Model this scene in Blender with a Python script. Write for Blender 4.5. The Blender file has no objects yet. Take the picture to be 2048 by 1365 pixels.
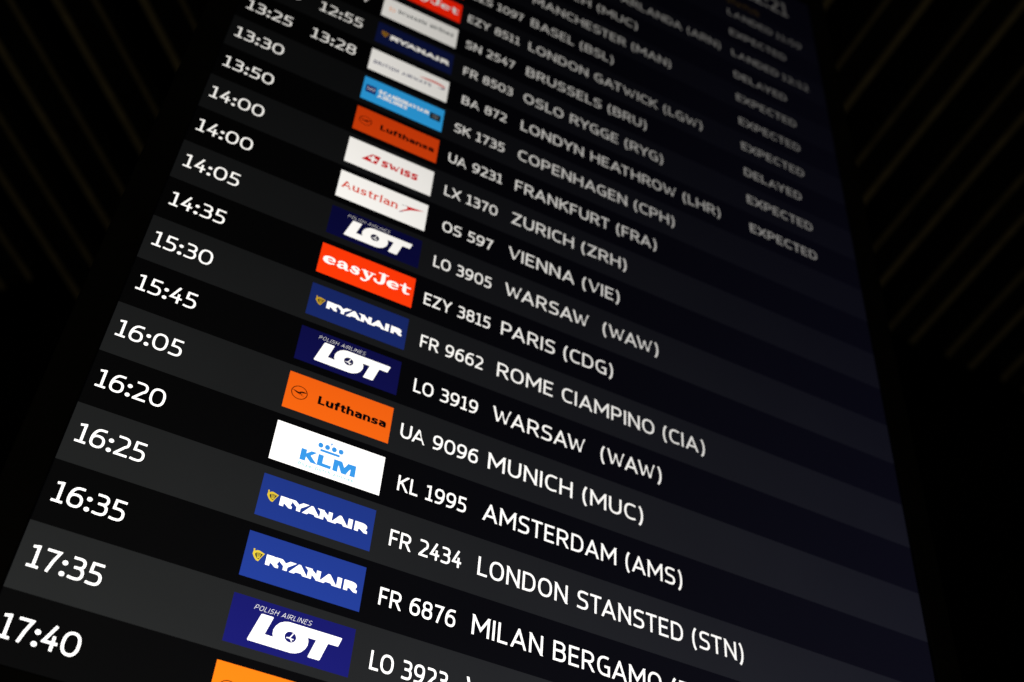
import bpy, math
from mathutils import Vector, Matrix

# ------------------------------------------------------------------ camera, world, lamps, exposure
P = 0.04                                  # one timetable row is 40 mm tall
TILT = math.radians(10.2)                 # the board leans forward over the viewer
ORIGIN = Vector((0.0, 0.0, 2.05))         # left logo edge / lowest row top, on the screen face
BOARD_M = Matrix.Translation(ORIGIN) @ Matrix.Rotation(TILT, 4, 'X')

scene = bpy.context.scene
cam_data = bpy.data.cameras.new('camera')
cam = bpy.data.objects.new('camera', cam_data)
scene.collection.objects.link(cam)
scene.camera = cam
R_right = Vector((0.8951016, -0.4413628, 0.0631821))
R_up = -Vector((0.3501951, 0.6082386, -0.7123267))
R_back = -Vector((0.2759647, 0.6597308, 0.6989984))
cam_local = Matrix.Identity(4)
for i, c in enumerate((R_right, R_up, R_back)):
    for j in range(3):
        cam_local[j][i] = c[j]
for j, v in enumerate((-2.50022 * P, -14.67340 * P, -8.24962 * P)):
    cam_local[j][3] = v
cam.matrix_world = BOARD_M @ cam_local
cam_data.sensor_fit = 'HORIZONTAL'
cam_data.sensor_width = 36.0
cam_data.lens = 2540.13 * 36.0 / 2048.0
cam_data.clip_start = 0.02
cam_data.clip_end = 100.0
cam_data.dof.use_dof = True
cam_data.dof.focus_distance = 17.9 * P
cam_data.dof.aperture_fstop = 7.2
cam_data.dof.aperture_blades = 7

world = bpy.data.worlds.new('World')
scene.world = world
world.use_nodes = True
bg = world.node_tree.nodes['Background']
bg.inputs['Color'].default_value = (1.0, 0.9, 0.75, 1)
bg.inputs['Strength'].default_value = 0.0004

ld = bpy.data.lights.new('added_slat_fill', 'AREA')       # weak warm fill, added unseen behind the viewer to brighten the slats
ld.shape = 'DISK'
ld.size = 1.2
ld.energy = 9.0
ld.color = (1.0, 0.86, 0.56)
lamp = bpy.data.objects.new('added_slat_fill', ld)
scene.collection.objects.link(lamp)
lamp.location = (-0.8, -3.2, 0.7)
lamp.rotation_euler = (Vector((0.5, 0.4, 4.0)) - lamp.location).to_track_quat('-Z', 'Y').to_euler()

vs = scene.view_settings
vs.view_transform = 'Standard'
vs.look = 'None'
vs.exposure = 0.0
vs.gamma = 1.0
vs.use_curve_mapping = False

# ------------------------------------------------------------------ materials
def lin(c):
    c = c / 255.0
    return c / 12.92 if c <= 0.04045 else ((c + 0.055) / 1.055) ** 2.4

def plain(name, col, rough=0.5, spec=0.3, bump=0.0):
    m = bpy.data.materials.new(name)
    m.use_nodes = True
    nt = m.node_tree
    b = nt.nodes['Principled BSDF']
    tc = nt.nodes.new('ShaderNodeTexCoord')
    nz = nt.nodes.new('ShaderNodeTexNoise')
    nz.inputs['Scale'].default_value = 24.0
    nz.inputs['Detail'].default_value = 5.0
    nt.links.new(tc.outputs['Object'], nz.inputs['Vector'])
    rp = nt.nodes.new('ShaderNodeValToRGB')
    rp.color_ramp.elements[0].position = 0.3
    rp.color_ramp.elements[1].position = 0.7
    rp.color_ramp.elements[0].color = tuple(c * 0.75 for c in col) + (1,)
    rp.color_ramp.elements[1].color = tuple(min(1, c * 1.2) for c in col) + (1,)
    nt.links.new(nz.outputs['Fac'], rp.inputs['Fac'])
    nt.links.new(rp.outputs['Color'], b.inputs['Base Color'])
    b.inputs['Roughness'].default_value = rough
    b.inputs['Specular IOR Level'].default_value = spec
    if bump:
        bm_ = nt.nodes.new('ShaderNodeBump')
        bm_.inputs['Strength'].default_value = bump
        bm_.inputs['Distance'].default_value = 0.002
        nt.links.new(nz.outputs['Fac'], bm_.inputs['Height'])
        nt.links.new(bm_.outputs['Normal'], b.inputs['Normal'])
    return m

LCD = {}
def lcd(name, base, n, az=(0.8, 0.8, 0.7), grain=0.0, k=0.0):
    """A lit pixel colour of the screen.  An LCD panel sends less light the more steeply one looks
    at it, dark and middle tones losing more than white: the emission follows the angle at which
    light leaves the panel, in height (n) and sideways (az), the same for every viewer and surface."""
    if name in LCD:
        return LCD[name]
    m = bpy.data.materials.new(name)
    m.use_nodes = True
    nt = m.node_tree
    b = nt.nodes['Principled BSDF']
    b.inputs['Base Color'].default_value = (0.004, 0.004, 0.0045, 1)
    b.inputs['Roughness'].default_value = 0.32
    b.inputs['Specular IOR Level'].default_value = 0.35
    N = nt.nodes.new
    def math_(op, a, c=None):
        k = N('ShaderNodeMath'); k.operation = op
        for i, v in enumerate((a, c)):
            if v is None: continue
            if isinstance(v, (int, float)): k.inputs[i].default_value = v
            else: nt.links.new(v, k.inputs[i])
        return k.outputs[0]
    geo = N('ShaderNodeNewGeometry')
    vt = N('ShaderNodeVectorTransform')
    vt.vector_type = 'VECTOR'; vt.convert_from = 'WORLD'; vt.convert_to = 'OBJECT'
    nt.links.new(geo.outputs['Incoming'], vt.inputs[0])
    sp = N('ShaderNodeSeparateXYZ')
    nt.links.new(vt.outputs[0], sp.inputs[0])
    x, y, z = sp.outputs
    y = math_('MAXIMUM', math_('MULTIPLY', y, -1.0), 0.001)
    y2 = math_('MULTIPLY', y, y)
    ce = math_('DIVIDE', y, math_('SQRT', math_('ADD', y2, math_('MULTIPLY', z, z))))
    ca = math_('DIVIDE', y, math_('SQRT', math_('ADD', y2, math_('MULTIPLY', x, x))))
    side = math_('SUBTRACT', 1.0, ca)
    leak = math_('MULTIPLY', math_('SUBTRACT', 1.0, math_('MULTIPLY', ca, ca)), math_('POWER', ce, 1.5))
    cc = N('ShaderNodeCombineColor')
    LK = (0.0058, 0.0056, 0.0175)
    mul = None
    if grain:
        tc = N('ShaderNodeTexCoord')
        nz = N('ShaderNodeTexNoise'); nz.inputs['Scale'].default_value = 9.0; nz.inputs['Detail'].default_value = 3.0
        nt.links.new(tc.outputs['Object'], nz.inputs['Vector'])
        mr = N('ShaderNodeMapRange')
        mr.inputs[1].default_value = 0.3; mr.inputs[2].default_value = 0.7
        mr.inputs[3].default_value = 1 - grain; mr.inputs[4].default_value = 1 + grain
        nt.links.new(nz.outputs['Fac'], mr.inputs[0])
        mul = mr.outputs[0]
    for i in range(3):
        v = math_('MULTIPLY', math_('MULTIPLY', math_('POWER', ce, math_('ADD', math_('MULTIPLY', side, k), n[i])), math_('POWER', ca, az[i])), base[i])
        if mul is not None:
            v = math_('MULTIPLY', v, mul)
        v = math_('ADD', v, math_('MULTIPLY', leak, LK[i]))
        nt.links.new(v, cc.inputs[i])
    nt.links.new(cc.outputs[0], b.inputs['Emission Color'])
    b.inputs['Emission Strength'].default_value = 1.0
    try: m.cycles.emission_sampling = 'NONE'
    except Exception: pass
    LCD[name] = m
    return m

def seen(name, rgb, cos_e, n, az=(0.8, 0.8, 0.7)):
    ca = 0.975
    return lcd(name, [lin(rgb[i]) / (cos_e ** n[i] * ca ** az[i]) for i in range(3)], n, az)

WHITE = lcd('lcd_white', (2.62, 2.57, 2.49), (2.15, 2.18, 2.24), (0.5, 0.5, 0.45), k=8.0)
GREY = lcd('lcd_grey', (0.0412, 0.0430, 0.0418), (4.7, 4.7, 4.6), (1.7, 1.7, 1.0), 0.07)
DARK = lcd('lcd_near_black', (0.0052, 0.0052, 0.0053), (4.6, 4.6, 4.4), (0.5, 0.5, 0.2), 0.05)
AMBER = lcd('lcd_amber', (0.55, 0.36, 0.06), (2.5, 2.6, 3), k=5.0)
BLUE = seen('lcd_mid_blue', (36, 62, 152), 0.833, (4.6, 5.5, 5.6))
NAVY = seen('lcd_navy', (26, 27, 110), 0.852, (6.4, 6.4, 6.4))
ORANGE = lcd('lcd_orange', (1.88, 0.56, 0.014), (2.5, 5.2, 3.5))
RED = lcd('lcd_orange_red', (1.86, 0.250, 0.006), (1.6, 4.7, 3.0))
SKY = seen('lcd_sky_blue', (40, 142, 200), 0.582, (3, 3, 2.6))
BOXNAVY = seen('lcd_box_navy', (20, 26, 92), 0.582, (4, 4, 4))
BOXDARK = seen('lcd_box_black', (16, 19, 22), 0.582, (4, 4, 4))
DIMGREY = seen('lcd_dim_grey', (95, 95, 95), 0.582, (4, 4, 4))
SKYBLUE = seen('lcd_pale_blue', (58, 156, 236), 0.779, (4, 4, 3))
MINT = seen('lcd_mint', (120, 202, 206), 0.779, (2.5, 2.2, 2.2))
CRIMSON = seen('lcd_crimson', (190, 18, 24), 0.613, (2.3, 4, 4))
VERMIL = seen('lcd_vermilion', (208, 62, 40), 0.63, (2.3, 4, 4))
SILVER = seen('lcd_silver', (165, 160, 158), 0.63, (2.3, 2.3, 2.3))
GOLD = seen('lcd_gold', (244, 214, 62), 0.833, (3.0, 4.2, 5))
SLATE = seen('lcd_slate', (44, 48, 84), 0.56, (4, 4, 4))
INK = seen('lcd_ink', (60, 64, 66), 0.53, (3, 3, 3))
PEACH = seen('lcd_peach', (216, 140, 96), 0.53, (2.3, 3, 3))
BLACK = lcd('lcd_black', (0.002, 0.002, 0.004), (4, 4, 4))

BEZEL = plain('black_bezel_plastic', (0.006, 0.006, 0.006), 0.5, 0.2)
HOUSING = plain('black_housing', (0.008, 0.008, 0.008), 0.6, 0.2)
CEIL = plain('black_ceiling_paint', (0.006, 0.006, 0.0055), 0.9, 0.05)
SLAT = plain('black_slat_paint', (0.008, 0.0075, 0.007), 0.8, 0.1)
LIT_EDGE = plain('painted_lit_edge', (0.24, 0.210, 0.128), 0.7, 0.1)  # lighter colour standing in for light caught on the slat edges

# ------------------------------------------------------------------ mesh collector in board units (x right, v down, in rows)
class MB:
    def __init__(self):
        self.v = []; self.f = []; self.mi = []; self.mats = []; self.layer = 0
    def mat(self, m):
        if m not in self.mats: self.mats.append(m)
        return self.mats.index(m)
    def poly(self, pts, m, off):
        """pts: (x, v) in rows; off: mm in front of the screen face"""
        if len(pts) < 3: return
        a = sum(pts[i][0] * pts[(i + 1) % len(pts)][1] - pts[(i + 1) % len(pts)][0] * pts[i][1] for i in range(len(pts)))
        if abs(a) < 1e-9: return
        if a < 0: pts = pts[::-1]
        k = len(self.v)
        for x, v in reversed(pts):
            self.v.append((x * P, -off * 0.001, -v * P))
        self.f.append(list(range(k, k + len(pts))))
        self.mi.append(self.mat(m))
    def box(self, x0, x1, y0, y1, z0, z1, m):
        k = len(self.v)
        for z in (z0, z1):
            for x, y in ((x0, y0), (x1, y0), (x1, y1), (x0, y1)):
                self.v.append((x, y, z))
        for q in ((3, 2, 1, 0), (4, 5, 6, 7), (0, 1, 5, 4), (1, 2, 6, 5), (2, 3, 7, 6), (3, 0, 4, 7)):
            self.f.append([k + i for i in q]); self.mi.append(self.mat(m))
    def build(self, name, parent=None):
        me = bpy.data.meshes.new(name)
        me.from_pydata(self.v, [], self.f)
        for m in self.mats: me.materials.append(m)
        me.polygons.foreach_set('material_index', self.mi)
        me.update()
        o = bpy.data.objects.new(name, me)
        scene.collection.objects.link(o)
        if parent is not None: o.parent = parent
        return o

# ------------------------------------------------------------------ strokes and letters (y up, cap height 1)
def quarter(x0, y0, x1, y1, first, n=10, e=2.35):
    """superelliptic quarter turn leaving (x0,y0) horizontally ('h') or vertically ('v')"""
    out = []
    for i in range(1, n + 1):
        t = math.pi / 2 * i / n
        s, c = math.sin(t) ** (2 / e), math.cos(t) ** (2 / e)
        if first == 'h': out.append((x0 + (x1 - x0) * s, y1 + (y0 - y1) * c))
        else: out.append((x1 + (x0 - x1) * c, y0 + (y1 - y0) * s))
    return out

def ribbon(pts, w, ext=None, closed=False, widths=None):
    """quads along a polyline of width w with mitred joints; ext lengthens both open ends"""
    p = [pts[0]]
    for q in pts[1:]:
        if (q[0] - p[-1][0]) ** 2 + (q[1] - p[-1][1]) ** 2 > 1e-8: p.append(q)
    if closed and (p[0][0] - p[-1][0]) ** 2 + (p[0][1] - p[-1][1]) ** 2 < 1e-8: p.pop()
    n = len(p)
    if ext is None: ext = (0, 0)
    if not closed:
        def mv(a, b, d):
            l = math.hypot(a[0] - b[0], a[1] - b[1]); return (a[0] + (a[0] - b[0]) / l * d, a[1] + (a[1] - b[1]) / l * d)
        a0, a1 = mv(p[0], p[1], ext[0]), mv(p[-1], p[-2], ext[1])
        p[0], p[-1] = a0, a1
    L, Rr = [], []
    for i in range(n):
        a = p[i - 1] if (i > 0 or closed) else None
        b = p[(i + 1) % n] if (i < n - 1 or closed) else None
        def nrm(u, v):
            l = math.hypot(v[0] - u[0], v[1] - u[1]); return (-(v[1] - u[1]) / l, (v[0] - u[0]) / l)
        n1 = nrm(a, p[i]) if a else nrm(p[i], b)
        n2 = nrm(p[i], b) if b else n1
        mx, my = n1[0] + n2[0], n1[1] + n2[1]
        d = mx * n1[0] + my * n1[1]
        h = (widths[i] if widths else w) / 2
        if d < 0.25: mx, my, d = n1[0], n1[1], 1.0
        k = h / d
        L.append((p[i][0] + mx * k, p[i][1] + my * k)); Rr.append((p[i][0] - mx * k, p[i][1] - my * k))
    return [[L[i], L[(i + 1) % n], Rr[(i + 1) % n], Rr[i]] for i in range(n if closed else n - 1)]

def clip_y(poly, lo, hi):
    for lim, sgn in ((lo, 1), (hi, -1)):
        out = []
        for i in range(len(poly)):
            a, b = poly[i], poly[(i + 1) % len(poly)]
            da, db = sgn * (a[1] - lim), sgn * (b[1] - lim)
            if da >= 0: out.append(a)
            if da * db < 0:
                t = da / (da - db); out.append((a[0] + (b[0] - a[0]) * t, a[1] + (b[1] - a[1]) * t))
        poly = out
        if len(poly) < 3: return []
    return poly

def loop(cx, cy, rx, ry, n=36, e=2.35):
    o = []
    for i in range(n):
        t = 2 * math.pi * i / n
        c, s = math.cos(t), math.sin(t)
        o.append((cx + rx * math.copysign(abs(c) ** (2 / e), c), cy + ry * math.copysign(abs(s) ** (2 / e), s)))
    return o

def disc(cx, cy, rx, ry, n=20):
    return [(cx + rx * math.cos(2 * math.pi * i / n), cy + ry * math.sin(2 * math.pi * i / n)) for i in range(n)]

Q = quarter
# strokes in the letter's own box: 0..1 across the stroke centres, 0..1 from baseline to cap line.
# each: (points, kind) - kind 's' square ends, 'x' long ends cut off at baseline and cap line, 'b' butt ends, 'o' closed
def UP(ch):
    D = {
    'A': (.80, [([(0, -.02), (.5, 1.0), (1, -.02)], 'x'), ([(.2, .27), (.8, .27)], 'b')]),
    'B': (.68, [([(0, 0), (0, 1)], 's'), ([(0, 1), (.5, 1)] + Q(.5, 1, .93, .77, 'h') + Q(.93, .77, .5, .54, 'v') + [(0, .54)], 'b'),
                ([(.4, .54), (.55, .54)] + Q(.55, .54, 1, .27, 'h') + Q(1, .27, .55, 0, 'v') + [(0, 0)], 'b')]),
    'C': (.64, [([(1, .97), (.68, 1)] + Q(.62, 1, 0, .5, 'h') + Q(0, .5, .62, 0, 'v') + [(.68, 0), (1, .03)], 's')]),
    'D': (.71, [([(0, 0), (0, 1)], 's'), ([(0, 1), (.38, 1)] + Q(.4, 1, 1, .5, 'h') + Q(1, .5, .4, 0, 'v') + [(0, 0)], 'b')]),
    'E': (.56, [([(0, 0), (0, 1)], 's'), ([(0, 1), (1, 1)], 's'), ([(0, .52), (.86, .52)], 's'), ([(0, 0), (1, 0)], 's')]),
    'F': (.54, [([(0, 0), (0, 1)], 's'), ([(0, 1), (1, 1)], 's'), ([(0, .49), (.84, .49)], 's')]),
    'G': (.70, [([(.96, .97), (.68, 1)] + Q(.62, 1, 0, .5, 'h') + Q(0, .5, .62, 0, 'v') + [(1, 0), (1, .47), (.58, .47)], 'b')]),
    'H': (.72, [([(0, 0), (0, 1)], 's'), ([(1, 0), (1, 1)], 's'), ([(0, .52), (1, .52)], 'b')]),
    'I': (.0, [([(.5, 0), (.5, 1)], 's')]),
    'J': (.45, [([(1, 1), (1, .4)] + Q(1, .4, .5, 0, 'v') + [(0, 0)], 's')]),
    'K': (.68, [([(0, 0), (0, 1)], 's'), ([(.98, 1.03), (.12, .50)], 'x1'), ([(.28, .62), (1.0, -.03)], 'x1')]),
    'L': (.52, [([(0, 1), (0, 0), (1, 0)], 's')]),
    'M': (.90, [([(0, 0), (0, 1)], 's'), ([(1, 0), (1, 1)], 's'), ([(0, 1.02), (.5, .28), (1, 1.02)], 'x')]),
    'N': (.72, [([(0, 0), (0, 1)], 's'), ([(1, 0), (1, 1)], 's'), ([(.02, 1), (.98, 0)], 'x')]),
    'O': (.77, [(loop(.5, .5, .5, .5), 'o')]),
    'P': (.64, [([(0, 0), (0, 1)], 's'), ([(0, 1), (.5, 1)] + Q(.5, 1, 1, .71, 'h') + Q(1, .71, .5, .42, 'v') + [(0, .42)], 'b')]),
    'R': (.68, [([(0, 0), (0, 1)], 's'), ([(0, 1), (.46, 1)] + Q(.46, 1, .95, .73, 'h') + Q(.95, .73, .46, .46, 'v') + [(0, .46)], 'b'), ([(.48, .48), (1, -.03)], 'x1')]),
    'S': (.62, [([(.95, .97), (.65, 1), (.5, 1)] + Q(.5, 1, .03, .765, 'h') + Q(.03, .765, .42, .53, 'v') + [(.58, .5)] + Q(.58, .5, 1, .25, 'h') + Q(1, .25, .5, 0, 'v') + [(.35, 0), (0, .03)], 's')]),
    'T': (.64, [([(0, 1), (1, 1)], 's'), ([(.5, 0), (.5, .98)], 's')]),
    'U': (.71, [([(0, 1), (0, .42)] + Q(0, .42, .5, 0, 'v') + Q(.5, 0, 1, .42, 'h') + [(1, 1)], 's')]),
    'V': (.74, [([(0, 1.02), (.5, 0), (1, 1.02)], 'x')]),
    'W': (1.06, [([(0, 1.02), (.255, 0), (.5, .86), (.745, 0), (1, 1.02)], 'x')]),
    'X': (.72, [([(0, 1), (1, 0)], 'x'), ([(1, 1), (0, 0)], 'x')]),
    'Y': (.72, [([(0, 1.02), (.5, .44), (1, 1.02)], 'x'), ([(.5, 0), (.5, .46)], 's')]),
    'Z': (.64, [([(.02, 1), (1, 1), (0, 0), (1, 0)], 's')]),
    '0': (.70, [(loop(.5, .5, .5, .5), 'o')]),
    '1': (.46, [([(.08, .96), (.58, 1)], 's'), ([(.58, 0), (.58, 1)], 's'), ([(0, 0), (1, 0)], 's')]),
    '2': (.58, [([(.06, 1), (.5, 1)] + Q(.5, 1, .98, .74, 'h') + Q(.98, .74, .74, .5, 'v', 5, 2) + [(0, .02), (0, 0), (1, 0)], 's')]),
    '3': (.58, [([(.08, 1), (.5, 1)] + Q(.5, 1, .95, .77, 'h') + Q(.95, .77, .5, .54, 'v') + [(.3, .54)], 's'), ([(.4, .54), (.55, .54)] + Q(.55, .54, 1, .27, 'h') + Q(1, .27, .5, 0, 'v') + [(.2, 0), (.0, .02)], 's')]),
    '4': (.58, [([(.66, 1.04), (0, .30), (1, .30)], 's'), ([(.74, .56), (.74, 0)], 's')]),
    '5': (.58, [([(.94, 1), (.14, 1), (.10, .57), (.5, .57)] + Q(.5, .57, 1, .29, 'h') + Q(1, .29, .5, 0, 'v') + [(.2, 0), (0, .02)], 's')]),
    '6': (.63, [([(.92, 1), (.66, 1)] + Q(.62, 1, 0, .4, 'h', 12, 2.0), 's'), (loop(.5, .31, .5, .31), 'o')]),
    '7': (.56, [([(0, 1), (1, 1), (.62, .5), (.36, 0)], 's')]),
    '8': (.63, [(loop(.5, .77, .44, .23), 'o'), (loop(.5, .27, .5, .27), 'o')]),
    '9': (.63, [([(.08, 0), (.34, 0)] + Q(.38, 0, 1, .6, 'h', 12, 2.0), 's'), (loop(.5, .69, .5, .31), 'o')]),
    }
    return D[ch]
LO = {
    'a': (.56, [([(.08, 1), (.45, 1)] + Q(.45, 1, 1, .7, 'h') + [(1, 0)], 's'), ([(1, .58), (.5, .58)] + Q(.5, .58, 0, .29, 'h') + Q(0, .29, .45, 0, 'v') + Q(.45, 0, 1, .25, 'h'), 'b')]),
    'b': (.60, [([(0, 0), (0, 'c')], 's'), (loop(.5, .5, .5, .5), 'o')]),
    'c': (.52, [([(1, .96), (.6, 1)] + Q(.55, 1, 0, .5, 'h') + Q(0, .5, .55, 0, 'v') + [(1, .04)], 's')]),
    'd': (.60, [([(1, 0), (1, 'c')], 's'), (loop(.5, .5, .5, .5), 'o')]),
    'e': (.58, [([(0, .5), (1, .5)] + Q(1, .5, .5, 1, 'v') + Q(.5, 1, 0, .5, 'h') + Q(0, .5, .55, 0, 'v') + [(.92, .04)], 'b')]),
    'f': (.40, [([(1, 'c'), (.8, 'c')] + Q(.8, 1.36, .4, 1.1, 'h') + [(.4, 0)], 's'), ([(0, 1), (.95, 1)], 's')]),
    'h': (.58, [([(0, 0), (0, 'c')], 's'), ([(0, .6)] + Q(0, .6, .55, 1, 'v') + Q(.55, 1, 1, .6, 'h') + [(1, 0)], 's')]),
    'i': (.0, [([(.5, 0), (.5, 1)], 's'), ([(.5, 'c'), (.5, 1.30)], 's')]),
    'l': (.0, [([(.5, 0), (.5, 'c')], 's')]),
    'n': (.58, [([(0, 0), (0, 1)], 's'), ([(0, .6)] + Q(0, .6, .55, 1, 'v') + Q(.55, 1, 1, .6, 'h') + [(1, 0)], 's')]),
    'o': (.60, [(loop(.5, .5, .5, .5), 'o')]),
    'r': (.40, [([(0, 0), (0, 1)], 's'), ([(0, .6)] + Q(0, .6, .8, 1, 'v') + [(1, 1)], 's')]),
    's': (.52, [([(.95, .96), (.5, 1)] + Q(.45, 1, .03, .76, 'h') + Q(.03, .76, .45, .52, 'v') + [(.55, .5)] + Q(.55, .5, 1, .24, 'h') + Q(1, .24, .5, 0, 'v') + [(0, .04)], 's')]),
    't': (.40, [([(.4, 1.3), (.4, .25)] + Q(.4, .25, .8, 0, 'v') + [(1, 0)], 's'), ([(0, 1), (1, 1)], 's')]),
    'u': (.58, [([(1, 0), (1, 1)], 's'), ([(0, 1), (0, .4)] + Q(0, .4, .45, 0, 'v') + Q(.45, 0, 1, .4, 'h'), 's')]),
    'y': (.56, [([(0, 1), (.5, .05)], 's'), ([(1, 1), (.3, -.4), (0, -.4)], 's')]),
}
XH = 0.73

def glyph(ch, h, wide=1.0, serif=False):
    """polygon groups (one per stroke) of a letter with half stroke width h; returns (advance width, groups)"""
    if ch == ':':
        r = 0.105
        return 2 * r, [[disc(r, r, r, r)], [disc(r, .60, r, r)]]
    if ch in '()':
        pts = [(.0, 0)]
        pts = [(math.cos(a) * .30, math.sin(a) * .66) for a in [math.radians(118 + (242 - 118) * i / 14) for i in range(15)]]
        x0 = min(p[0] for p in pts); wd = max(p[0] for p in pts) - x0
        pts = [(h + p[0] - x0, .43 + p[1]) for p in pts]
        W = wd + 2 * h
        if ch == ')': pts = [(W - p[0], p[1]) for p in pts]
        return W, [ribbon(pts, 2 * h)]
    low = ch.islower()
    W, strokes = LO[ch] if low else UP(ch)
    W = max(W * wide, 2 * h)
    top = XH if low else 1.0
    def mp(p):
        y = p[1]
        y = 1 - h if y == 'c' else h + y * (top - 2 * h)
        return (h + p[0] * (W - 2 * h), y)
    out = []
    for pts, kind in strokes:
        q = [mp(p) for p in pts]
        if kind == 'o': out.append(ribbon(q, 2 * h, closed=True))
        elif kind == 's': out.append(ribbon(q, 2 * h, (h, h)))
        elif kind == 'b': out.append(ribbon(q, 2 * h))
        elif kind == 'x': out.append([c for c in (clip_y(r, 0, top) for r in ribbon(q, 2 * h, (3 * h, 3 * h))) if c])
        elif kind == 'x1':
            quads = [c for c in (clip_y(r, 0, top) for r in ribbon(q, 2 * h, (2 * h if pts[0][1] > .9 else 0, 2 * h))) if c]
            flip = lambda poly: [(b_, a_) for a_, b_ in poly]
            quads = [flip(clip_y(flip(c), 0, W + .02)) for c in quads]
            out.append([c for c in quads if len(c) > 2])
    if serif:
        sx = {'A': (0, 1), 'u': (1,), 'r': (0,), 'i': (.5,), 'n': (0, 1), 'a': (1.05,)}.get(ch, ())
        for s in sx:
            x = h + s * (W - 2 * h)
            out.append([[(x - .13, 0), (x + .13, 0), (x + .13, .07), (x - .13, .07)]])
        for s in {'u': (-.05, .95), 'r': (-.1,), 'i': (.4,), 'n': (-.05,)}.get(ch, ()):
            x = h + s * (W - 2 * h)
            out.append([[(x - .1, XH - .06), (x + .06, XH - .06), (x + .06, XH), (x - .1, XH)]])
    return W, out

KERN = {'WA': .13, 'AW': .13, 'TA': .12, 'AT': .12, 'VA': .13, 'VI': .03, 'AV': .13, 'PA': .10, 'LT': .12, 'YA': .12, 'AY': .12, 'LA': -.02,
        'RA': .05, 'DA': .04, 'SA': .04, 'GA': .03, 'EA': .02, 'AS': .04, 'AM': .02, 'RT': .04, 'ST': .05, 'TE': .03, 'YG': .07, 'RY': .06,
        'DY': .06, 'YN': .04, 'OW': .04, 'RO': .03, 'CK': .02, 'KF': .02, 'LO': .04, '(A': .03, '(C': .02, '(W': .02, 'W)': .02, 'AG': .04, 'GY': .06, 'FR': .0, 'UA': .06}

def write(mb, text, x0, base, cap, mat, off, x1=None, h=.083, gap=.13, wide=1.0, shear=0.0, align='l', space=.40, serif=False, vbase1=None):
    """lay text on the screen: baseline (x0, base) in rows, capital height cap rows; stretched to end at x1 when given"""
    items, x, last = [], 0.0, ''
    for ch in text:
        if ch == ' ':
            x += space; last = ''; continue
        w, g = glyph(ch, h, wide, serif)
        if not serif: x -= KERN.get(last + ch, 0) * wide
        last = ch
        items.append((x, g)); x += w + gap
    total = x - gap
    sx = cap if x1 is None else (x1 - x0) / total
    if align == 'c': x0 = x0 - total * sx / 2
    k = 0
    for gx, g in items:
        for grp in g:
            k = (k + 1) % 40
            for poly in grp:
                pts = [(x0 + (gx + p[0]) * sx + shear * p[1] * cap, base - p[1] * cap) for p in poly]
                if vbase1 is not None:
                    pts = [(a, b + (vbase1 - base) * (a - x0) / (total * sx)) for a, b in pts]
                mb.poly(pts, mat, off + k * 0.004)
    return x0 + total * sx

def tri(pts):
    """ear clipping of a simple outline"""
    idx = list(range(len(pts)))
    area = sum(pts[i][0] * pts[i - 1][1] - pts[i - 1][0] * pts[i][1] for i in idx)
    if area > 0: idx.reverse()
    def cr(a, b, c): return (b[0] - a[0]) * (c[1] - a[1]) - (b[1] - a[1]) * (c[0] - a[0])
    out = []
    guard = 0
    while len(idx) > 3 and guard < 4000:
        guard += 1
        for k in range(len(idx)):
            i, j, l = idx[k - 1], idx[k], idx[(k + 1) % len(idx)]
            a, b, c = pts[i], pts[j], pts[l]
            if cr(a, b, c) <= 1e-12: continue
            if any(cr(a, b, pts[q]) >= 0 and cr(b, c, pts[q]) >= 0 and cr(c, a, pts[q]) >= 0 for q in idx if q not in (i, j, l)): continue
            out.append([a, b, c]); idx.pop(k); break
        else: break
    if len(idx) >= 3: out.append([pts[i] for i in idx[:3]])
    return out

# ------------------------------------------------------------------ the setting: dark slatted ceiling
CAM_Z = cam.matrix_world.translation.z
CZ = CAM_Z + 2.4                                        # underside of the slats
def tag(o, label=None, cat=None, group=None, kind=None):
    if label: o['label'] = label
    if cat: o['category'] = cat
    if group: o['group'] = group
    if kind: o['kind'] = kind

mb = MB()
mb.box(-6, 8, -5, 7, CZ + 0.30, CZ + 0.34, CEIL)
ceil = mb.build('ceiling')
tag(ceil, kind='structure', label='black ceiling above the hanging slats')

OX, OY = ORIGIN.x, ORIGIN.y
def make_slat(length, label):
    """a slat of unit frame: local x runs along it, from 0 to length; its wider painted lit edge on the +y side"""
    mb = MB()
    mb.box(0, length, -0.036, 0.020, 0.0, 0.09, SLAT)
    o = mb.build('ceiling_slat')
    for y0, y1, nm in ((0.0215, 0.0350, 'lit_edge_strip'), (-0.0418, -0.0385, 'lit_edge_strip')):  # edge light built as pale strips, the brighter side made wider
        e = MB(); e.box(0.0, length, y0, y1, -0.003, 0.014, LIT_EDGE); e.build(nm, o)
    tag(o, label, 'ceiling slat', 'slats of the dark ceiling behind the board', 'thing')
    return o

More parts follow.
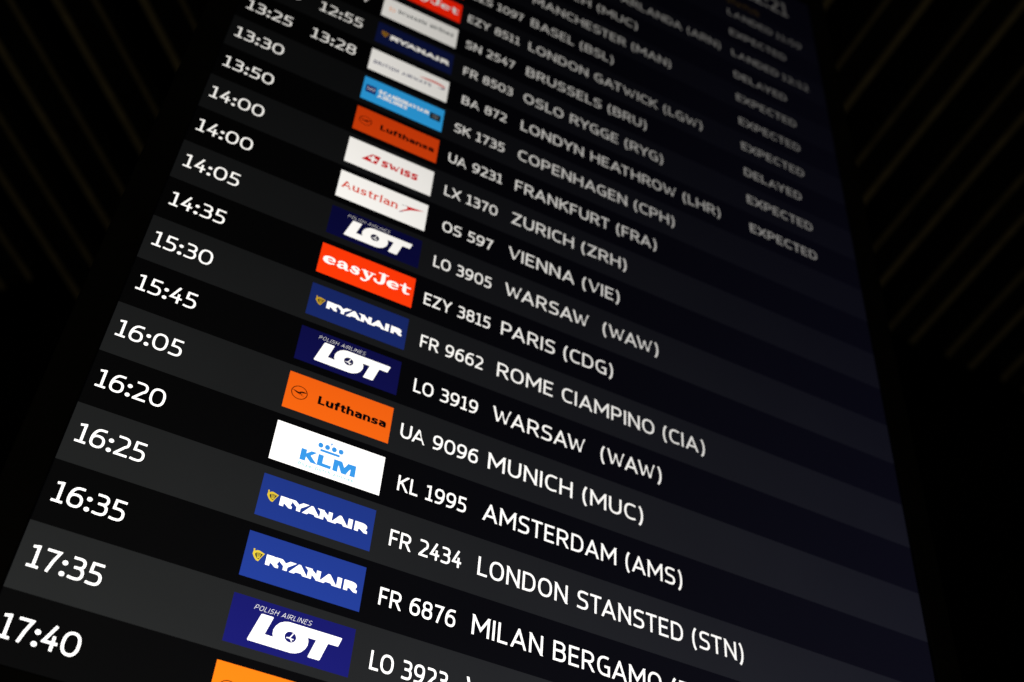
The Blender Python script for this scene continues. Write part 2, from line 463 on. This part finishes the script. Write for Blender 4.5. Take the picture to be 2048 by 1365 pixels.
# left field: slats at 45 degrees, 158 mm apart; right field: slats straight back, 171 mm apart
a = math.radians(45.2)
left = [(1.239, -1.1, .74, 'lowest faint slat left of the board, almost at the photo edge'),
        (1.088, -1.1, 1.12, 'faint lit-edged slat left of the board, ending beside the 15:45 row'),
        (.933, -1.1, .96, 'faint lit-edged slat left of the board, ending beside the 15:30 row'),
        (.777, -1.1, .80, 'faint lit-edged slat left of the board, ending beside the 14:05 row'),
        (.617, -1.1, .62, 'short faint slat at the top left of the board, ending beside the 13:50 row')]
for off, s0, s1, lab in left:
    o = make_slat(s1 - s0, lab)
    ux, uy = math.cos(a), math.sin(a)
    cx, cy = OX + ux * s0 - uy * off, OY + uy * s0 + ux * off
    o.location = (cx, cy, CZ); o.rotation_euler = (0, 0, a)
b = math.radians(92.2)
right = [(.885, 'topmost slat right of the board, only a dim spot beside the clock'),
         (1.058, 'short lit-edged slat right of the board, second one from the top edge'),
         (1.231, 'long lit-edged slat right of the board, level with the DELAYED and EXPECTED words'),
         (1.4005, 'long lit-edged slat right of the board, third above the lowest pair'),
         (1.571, 'lit-edged slat right of the board below the last EXPECTED word, reaching lowest along the frame'),
         (1.745, 'faint slat at the right photo edge, second from the bottom'),
         (1.912, 'lowest faint slat, a short stub at the right photo edge')]
for off, lab in right:
    L = 2.6
    ux, uy = math.cos(b), math.sin(b)
    # end point of the slat (its far end) at y = 0.64 behind the board's face
    s1 = (0.64 - ux * 0 - (-1) * 0 + uy * 0) / uy
    o = make_slat(L, lab)
    # lit edge must lie on the outer (+x) side: run it from the far end towards the viewer
    px, py = OX + off + ux * (0.64 / uy), OY + 0.64
    o.location = (px, py, CZ); o.rotation_euler = (0, 0, b + math.pi)

# ------------------------------------------------------------------ the board
A = 1.72358                                             # logo tile width in rows
X0, X1 = -1.585 * A, 6.965 * A                          # screen edges
V0, V1 = -25.15, 1.0
board = bpy.data.objects.new('flight_board', None)
scene.collection.objects.link(board)
board.matrix_world = BOARD_M
board.empty_display_size = 0.1
tag(board, 'tall black flight board leaning forward, its lit screen listing arrivals with coloured airline tiles', 'flight board')

mb = MB(); bw = 0.55
d0, d1 = -0.0035, 0.050
for (xa, xb, va, vb) in ((X0 - bw, X0, V0 - bw, V1 + bw), (X1, X1 + bw, V0 - bw, V1 + bw), (X0, X1, V0 - bw, V0), (X0, X1, V1, V1 + bw)):
    mb.box(xa * P, xb * P, d0, d1, -vb * P, -va * P, BEZEL)
bez = mb.build('bezel', board)
bv = bez.modifiers.new('bevel', 'BEVEL'); bv.width = 0.0012; bv.segments = 2
mb = MB(); mb.box((X0 - bw * .9) * P, (X1 + bw * .9) * P, 0.052, 0.105, -(V1 + bw * .9) * P, -(V0 - bw * .9) * P, HOUSING)
mb.build('housing', board)
mb = MB(); mb.box(X0 * P, X1 * P, 0.0006, 0.048, -V1 * P, -V0 * P, BLACK)
mb.build('screen_panel', board)

def rect(mb, xa, xb, va, vb, m, off): mb.poly([(xa, va), (xb, va), (xb, vb), (xa, vb)], m, off)

TA, TH = 0.1414, 0.7262                                 # tile top in the row, tile height

# ---- logo tiles: drawn in tile coordinates (rows from the tile's top left corner)
def outline(mb, pts, m, off):
    for t in tri(pts): mb.poly(t, m, off)
def T_(pts, x, v): return [(x + p[0], v + p[1]) for p in pts]

def brush(mb, ox, oy, s, strokes, m, off, e=2.0):
    """soft heavy lettering: each stroke a list of (x, y, width), y up from the baseline, s rows per unit"""
    k = 0
    for st in strokes:
        # smooth the stroke
        pts = st
        for _ in range(2):
            q = [pts[0]]
            for i in range(len(pts) - 1):
                a_, b_ = pts[i], pts[i + 1]
                q.append(tuple(.75 * a_[j] + .25 * b_[j] for j in range(3)))
                q.append(tuple(.25 * a_[j] + .75 * b_[j] for j in range(3)))
            q.append(pts[-1]); pts = q
        for quad in ribbon([(p[0], p[1]) for p in pts], .1, widths=[p[2] for p in pts]) if len(pts) > 1 else []:
            mb.poly([(ox + p[0] * s, oy - p[1] * s) for p in quad], m, off + k * .006)
        for p in (pts[0], pts[-1]):
            k += 1
            mb.poly([(ox + q[0] * s, oy - q[1] * s) for q in disc(p[0], p[1], p[2] / 2, p[2] / 2, 14)], m, off + k * .006)
        k += 1

COOPER = {
 'e': [[(1.10, .50, .16), (1.06, .78, .30), (.66, .93, .20), (.22, .74, .40), (.20, .30, .46), (.62, .06, .24), (1.12, .20, .13)], [(.30, .50, .13), (1.12, .50, .15)]],
 'a': [[(.24, .72, .26), (.42, .94, .16), (.80, .92, .24), (.92, .60, .40), (.92, .30, .40), (1.0, .06, .22), (1.22, .08, .14)], [(.86, .56, .12), (.40, .50, .22), (.20, .26, .38), (.46, .06, .22), (.80, .18, .14)]],
 's': [[(.90, .70, .24), (.74, .94, .16), (.40, .92, .22), (.24, .70, .34), (.56, .52, .36), (.88, .34, .36), (.74, .06, .22), (.36, .06, .18), (.16, .26, .24)]],
 'y': [[(.30, .92, .34), (.50, .50, .40), (.74, .06, .30)], [(1.10, .94, .16), (.86, .34, .20), (.60, -.24, .20), (.34, -.40, .18), (.14, -.26, .28)], [(.02, .95, .12), (.62, .95, .12)], [(.86, .95, .12), (1.34, .95, .12)]],
 'J': [[(.92, 1.36, .40), (.92, .70, .42), (.90, .26, .40), (.62, .00, .24), (.26, .06, .22), (.14, .32, .32)], [(.44, 1.40, .13), (1.34, 1.40, .13)]],
 't': [[(.46, 1.26, .20), (.48, .80, .40), (.46, .30, .40), (.62, .04, .26), (1.0, .12, .14)], [(.04, .90, .16), (1.02, .90, .16)]],
}

def logo_EZ(mb, x, v):
    rect(mb, x, x + A, v, v + TH, RED, .6)
    s, yb = .181, v + .458
    for ch, ox in (('e', .066), ('a', .302), ('s', .540), ('y', .755), ('J', .985), ('e', 1.222), ('t', 1.462)):
        brush(mb, x + ox, yb, s, COOPER[ch], WHITE, .9)

def logo_RY(mb, x, v):
    rect(mb, x, x + A, v, v + TH, BLUE, .6)
    y0, cap = v + .460, .162
    # wide heavy capitals, spaced as on the tile
    for ch, xa, xb in (('R', .306, .488), ('Y', .488, .688), ('A', .676, .890), ('N', .908, 1.093), ('A', 1.108, 1.320), ('I', 1.338, 1.405), ('R', 1.440, 1.636)):
        h = .185
        asp = (xb - xa) / cap
        write(mb, ch, x + xa, y0, cap, WHITE, .9, x1=x + xb, h=h if ch != 'I' else asp / 2, wide=asp / UP(ch)[0] if ch != 'I' else 1)
    # the gold harp
    hp = [(.109, .354), (.112, .318), (.117, .283), (.128, .292), (.142, .295), (.165, .278), (.192, .276), (.240, .292), (.276, .303), (.245, .360), (.206, .447), (.175, .440), (.140, .405)]
    outline(mb, T_(hp, x, v), GOLD, .9)
    outline(mb, T_([(.142, .345), (.160, .318), (.200, .314), (.250, .322), (.232, .360), (.203, .418), (.178, .405), (.155, .378)], x, v), BOXDARK, 1.0)
    for i in range(4):
        t = i / 4
        xa, ya = .165 + .075 * t, .318 + .004 * t
        xb, yb = .180 + .03 * t, .405 + .008 * t - .03 * t * t
        for q in ribbon([(xa, ya), (xb + .006, yb)], .008): mb.poly(T_(q, x, v), GOLD, 1.05)
    outline(mb, T_([(.113, .296), (.108, .270), (.122, .262), (.133, .272), (.130, .296)], x, v), GOLD, .95)

def logo_LOT(mb, x, v):
    rect(mb, x, x + A, v, v + TH, NAVY, .6)
    L = [(.417, .204), (.428, .196), (.578, .196), (.586, .204), (.514, .474), (.633, .476), (.617, .429), (.617, .367), (.639, .307), (.682, .248), (.743, .211), (.800, .197), (.830, .196),
         (1.546, .198), (1.553, .206), (1.518, .330), (1.508, .336), (1.376, .336), (1.301, .603), (1.290, .612), (1.143, .612), (1.136, .603), (1.208, .338), (1.088, .338), (1.106, .383), (1.108, .444), (1.082, .513), (1.033, .574), (.965, .612), (.901, .625), (.860, .625), (.315, .622), (.306, .608)]
    outline(mb, T_(L, x, v), WHITE, .9)
    mb.poly(disc(x + .858, v + .407, .080, .080, 28), NAVY, 1.0)
    for pts in ([(.889, .345), (.852, .419), (.806, .430)], [(.835, .424), (.864, .432), (.886, .466)], [(.864, .432), (.905, .428)]):
        for q in ribbon(pts, .013): mb.poly(T_(q, x, v), WHITE, 1.05)
    write(mb, 'POLISH AIRLINES', x + .306, v + .158, .073, WHITE, .9, x1=x + 1.092, h=.028, gap=.30, shear=.28, space=.5)

def logo_LH(mb, x, v):
    rect(mb, x, x + A, v, v + TH, ORANGE, .6)
    for q in ribbon(disc(x + .212, v + .367, .124, .124, 40), .013, closed=True): mb.poly(q, BLACK, .9)
    crane = [(.094, .338), (.128, .343), (.204, .360), (.222, .342), (.248, .330), (.289, .325), (.328, .335), (.296, .352), (.240, .362), (.236, .370), (.262, .384), (.280, .392), (.250, .390), (.227, .384), (.207, .392), (.186, .388), (.160, .376)]
    outline(mb, T_(crane, x, v), BLACK, .95)
    for q in ribbon([(.215, .392), (.260, .412), (.292, .412)], .006): mb.poly(T_(q, x, v), BLACK, .97)
    write(mb, 'Lufthansa', x + .519, v + .453, .164, BLACK, .9, x1=x + 1.640, h=.106, gap=.07)

def logo_KL(mb, x, v):
    rect(mb, x, x + A, v, v + TH, WHITE, .6)
    K = [(.445, .365), (.517, .365), (.518, .440), (.598, .365), (.668, .364), (.585, .444), (.698, .562), (.614, .562), (.524, .474), (.518, .562), (.445, .563)]
    L = [(.713, .368), (.782, .368), (.780, .513), (.918, .516), (.915, .563), (.713, .560)]
    outline(mb, T_(K, x, v), SKYBLUE, .9)
    outline(mb, T_(L, x, v), SKYBLUE, .9)
    M = [(.957, .366), (1.075, .365), (1.127, .470), (1.178, .365), (1.297, .363), (1.300, .562), (1.229, .562), (1.234, .418), (1.160, .566), (1.095, .565), (1.032, .422), (1.025, .564), (.958, .563)]
    outline(mb, T_(M, x, v), SKYBLUE, .9)
    for i, edge in enumerate((K, L, M)):                 # the letters swell a little beyond their outline
        for q in ribbon(edge, .013, closed=True): mb.poly(T_(q, x, v), SKYBLUE, .93 + .01 * i)
    rect(mb, x + .716, x + 1.024, v + .258, v + .302, SKYBLUE, .9)
    for cx in (.709, .815, .923, 1.031): mb.poly(disc(x + cx, v + .193, .040, .047, 24), SKYBLUE, .9)
    st = []
    for i in range(8):
        r = .060 if i % 2 == 0 else .014
        st.append((x + .870 + r * .86 * math.cos(i * math.pi / 4), v + .111 + r * .7 * math.sin(i * math.pi / 4)))
    outline(mb, st, SKYBLUE, .9)
    write(mb, 'Royal Dutch Airlines', x + .437, v + .664, .056, MINT, .9, x1=x + 1.290, h=.085, gap=.21, space=.5)

def logo_LX(mb, x, v):
    rect(mb, x, x + A, v, v + TH, WHITE, .6)
    outline(mb, T_([(.300, .476), (.489, .244), (.655, .240), (.598, .484)], x, v), CRIMSON, .9)
    w, l, cx, cy = .026, .086, .512, .371
    rect(mb, x + cx - w, x + cx + w, v + cy - l * 1.0, v + cy + l * 1.0, WHITE, 1.0)
    rect(mb, x + cx - l, x + cx + l, v + cy - w, v + cy + w, WHITE, 1.01)
    write(mb, 'SWISS', x + .695, v + .472, .185, CRIMSON, .9, x1=x + 1.420, h=.135, gap=.10, wide=1.1)

def logo_OS(mb, x, v):
    rect(mb, x, x + A, v, v + TH, WHITE, .6)
    write(mb, 'Austrian', x + .070, v + .448, .205, VERMIL, .9, x1=x + 1.148, h=.078, gap=.14, serif=True, wide=.95)
    outline(mb, T_([(1.320, .262), (1.372, .258), (1.660, .224), (1.480, .300), (1.398, .335), (1.290, .420), (1.190, .478), (1.262, .404), (1.338, .330)], x, v), CRIMSON, .9)
    for q in ribbon([(1.218, .284), (1.330, .262)], .017): mb.poly(T_(q, x, v), SILVER, .95)
    for q in ribbon([(1.195, .486), (1.262, .452)], .014): mb.poly(T_(q, x, v), SLATE, .88)

def logo_BA(mb, x, v):
    rect(mb, x, x + A, v, v + TH, WHITE, .6)
    write(mb, 'BRITISH AIRWAYS', x + .090, v + .480, .115, SLATE, .9, x1=x + 1.345, h=.085, gap=.2, space=.5, vbase1=v + .445)
    outline(mb, T_([(1.071, .250), (1.155, .226), (1.290, .208), (1.420, .200), (1.540, .212), (1.625, .240), (1.655, .290), (1.600, .282), (1.496, .262), (1.380, .258), (1.240, .262)], x, v), VERMIL, .9)
    outline(mb, T_([(1.475, .345), (1.570, .330), (1.655, .296), (1.650, .330), (1.605, .368)], x, v), SLATE, .9)

def logo_SK(mb, x, v):
    rect(mb, x, x + A, v, v + TH, SKY, .6)
    rect(mb, x + .062, x + .277, v + .240, v + .474, BOXNAVY, .9)
    write(mb, 'SAS', x + .090, v + .395, .085, WHITE, 1.0, x1=x + .250, h=.055, gap=.2)
    write(mb, 'SCANDINAVIAN', x + .335, v + .368, .125, WHITE, .9, x1=x + 1.400, h=.125, gap=.11)
    write(mb, 'AIRLINES', x + .325, v + .508, .115, WHITE, .9, x1=x + .955, h=.12, gap=.11)
    rect(mb, x + 1.434, x + 1.664, v + .245, v + .450, BOXDARK, .9)
    for q in ribbon(disc(x + 1.549, v + .345, .058, .058, 24), .018, closed=True): mb.poly(q, DIMGREY, 1.0)
    for k in range(5):
        t = math.radians(90 + 72 * k)
        for q in ribbon([(x + 1.549, v + .345), (x + 1.549 + .045 * math.cos(t), v + .345 - .045 * math.sin(t))], .014): mb.poly(q, DIMGREY, 1.02 + .004 * k)

def logo_SN(mb, x, v):
    rect(mb, x, x + A, v, v + TH, WHITE, .6)
    write(mb, 'brussels airlines', x + .352, v + .402, .150, INK, .9, x1=x + 1.630, h=.085, gap=.15, vbase1=v + .375)
    n = 0
    for k in range(13):                                  # a b made of dots
        t = k / 12 * math.pi * 1.6 + .5
        cx, cy = .215 - .055 * math.cos(t), .388 - .055 * math.sin(t)
        mb.poly(disc(x + cx, v + cy, .013, .013, 10), PEACH, .9)
    for k in range(6):
        mb.poly(disc(x + .150 + .003 * k, v + .285 + .032 * k, .013, .013, 10), PEACH, .92)

LOGO = {'EZ': (logo_EZ, 'orange red airline tile with heavy white lettering'), 'RY': (logo_RY, 'blue airline tile with a small gold harp and white capitals'),
        'LOT': (logo_LOT, 'dark navy airline tile with large slanted white letters'), 'LH': (logo_LH, 'orange airline tile with a ringed black crane'),
        'KL': (logo_KL, 'white airline tile with a pale blue crown over blue letters'), 'LX': (logo_LX, 'white airline tile with a red tail fin and white cross'),
        'OS': (logo_OS, 'white airline tile with red serif lettering and a red chevron'), 'BA': (logo_BA, 'white airline tile with slate capitals and a red ribbon'),
        'SK': (logo_SK, 'sky blue airline tile with white capitals between two dark boxes'), 'SN': (logo_SN, 'white airline tile with small dark lettering and orange dots')}

# ---- the rows, from the lowest up: time, expected, tile, flight, flight left, flight right, city, city right end, status, status right
ROWS = [
 ('17:40', '', 'LH', '', None, '', None, ''),
 ('17:35', '', 'LOT', 'LO 3923', (1.155, 1.816), 'WARSAW  (WAW)', 3.842, ''),
 ('16:35', '', 'RY', 'FR 6876', (1.145, 1.823), 'MILAN BERGAMO', 3.792, ''),
 ('16:25', '', 'RY', 'FR 2434', (1.155, 1.818), 'LONDON STANSTED (STN)', 4.674, ''),
 ('16:20', '', 'KL', 'KL 1995', (1.150, 1.808), 'AMSTERDAM (AMS)', 4.040, ''),
 ('16:05', '', 'LH', 'UA 9096', (1.098, 1.870), 'MUNICH (MUC)', 3.624, ''),
 ('15:45', '', 'LOT', 'LO 3919', (1.155, 1.816), 'WARSAW  (WAW)', 3.842, ''),
 ('15:30', '', 'RY', 'FR 9662', (1.150, 1.820), 'ROME CIAMPINO (CIA)', 4.375, ''),
 ('14:35', '', 'EZ', 'EZY 3815', (1.118, 1.850), 'PARIS (CDG)', 3.278, ''),
 ('14:05', '', 'LOT', 'LO 3905', (1.155, 1.816), 'WARSAW  (WAW)', 3.839, ''),
 ('14:00', '', 'OS', 'OS 597', (1.190, 1.783), 'VIENNA (VIE)', 3.351, ''),
 ('14:00', '', 'LX', 'LX 1370', (1.151, 1.794), 'ZURICH (ZRH)', 3.440, ''),
 ('13:50', '', 'LH', 'UA 9231', (1.136, 1.808), 'FRANKFURT (FRA)', 3.848, ''),
 ('13:30', '', 'SK', 'SK 1735', (1.150, 1.793), 'COPENHAGEN (CPH)', 4.114, ''),
 ('13:25', '13:28', 'BA', 'BA 872', (1.188, 1.777), 'LONDYN HEATHROW (LHR)', 4.811, 'EXPECTED'),
 ('12:50', '12:55', 'RY', 'FR 8503', (1.150, 1.820), 'OSLO RYGGE (RYG)', 3.977, 'EXPECTED'),
 ('12:45', '13:14', 'SN', 'SN 2547', (1.129, 1.808), 'BRUSSELS (BRU)', 3.741, 'DELAYED'),
 ('12:40', '', 'EZ', 'EZY 8511', (1.103, 1.840), 'LONDON GATWICK (LGW)', 4.625, 'EXPECTED'),
 ('12:35', '', 'EZ', 'EZS 1097', (1.110, 1.858), 'BASEL (BSL)', 3.232, 'EXPECTED'),
 ('', '', '', '', None, 'MANCHESTER (MAN)', 4.162, 'EXPECTED'),
 ('', '', '', '', None, 'MUNICH (MUC)', 3.620, 'DELAYED'),
 ('', '', '', '', None, 'STOCKHOLM ARLANDA (ARN)', 5.058, 'LANDED 12:12'),
 ('', '', '', '', None, '', None, 'EXPECTED'),
 ('', '', '', '', None, '', None, 'LANDED 11:59'),
]
CITY_X = 1.976 * A
for r, (tm, ex, lg, fl, flx, city, cx1, st) in enumerate(ROWS):
    grey = (r % 2 == 1)
    mb = MB()
    rect(mb, X0, X1, -r + .0, -r + 1.0, GREY if grey else DARK, .0)
    row = mb.build('timetable_row', board)
    row['label'] = 'dark grey row of the timetable' if grey else 'near black row of the timetable'
    base = -r + .655
    if tm:
        m = MB(); write(m, tm, -1.231 * A, base, .325, WHITE, .6, h=.055, gap=.12, align='c', wide=.98); m.build('scheduled_time', row)
    if ex:
        m = MB(); write(m, ex, -.4515 * A, base, .325, WHITE, .6, h=.055, gap=.12, align='c', wide=.98); m.build('expected_time', row)
    if lg:
        m = MB(); fn, lab = LOGO[lg]
        fn(m, 0.0, -r + TA)
        o = m.build('airline_tile', row); o['label'] = lab
    if fl:
        m = MB(); write(m, fl, flx[0] * A, base, .285, WHITE, .6, x1=flx[1] * A, h=.064, gap=.13); m.build('flight_number', row)
    if city:
        m = MB()
        e = write(m, city, CITY_X, base, .325, WHITE, .6, x1=cx1 * A, h=.060, gap=.16)
        if city.startswith('MILAN'): write(m, '(BGY)', e + .17, base, .325, WHITE, .6, h=.060, gap=.16)
        m.build('city_name', row)
    if st:
        m = MB()
        word = st.split(' ')[0]
        x1 = {'EXPECTED': 6.292, 'DELAYED': 6.184, 'LANDED': 6.095}[word]
        write(m, word, 5.262 * A, base, .285, WHITE, .6, x1=x1 * A, h=.070, gap=.15)
        if ' ' in st: write(m, st.split(' ')[1], 6.165 * A, base, .285, WHITE, .6, x1=6.650 * A, h=.064, gap=.13)
        m.build('flight_status', row)
# heading line and title bar above the rows
mb = MB(); rect(mb, X0, X1, V0, -23.0, BLACK, .0)
hd = mb.build('heading_bar', board)
m = MB(); write(m, 'STATUS', 5.262 * A, -22.99 - .02, .27, AMBER, .6, x1=5.88 * A, h=.07, gap=.13); m.build('column_heading', hd)
m = MB(); write(m, '12:21', 5.66 * A, -23.78, .70, WHITE, .6, x1=6.485 * A, h=.075, gap=.10); m.build('clock', hd)
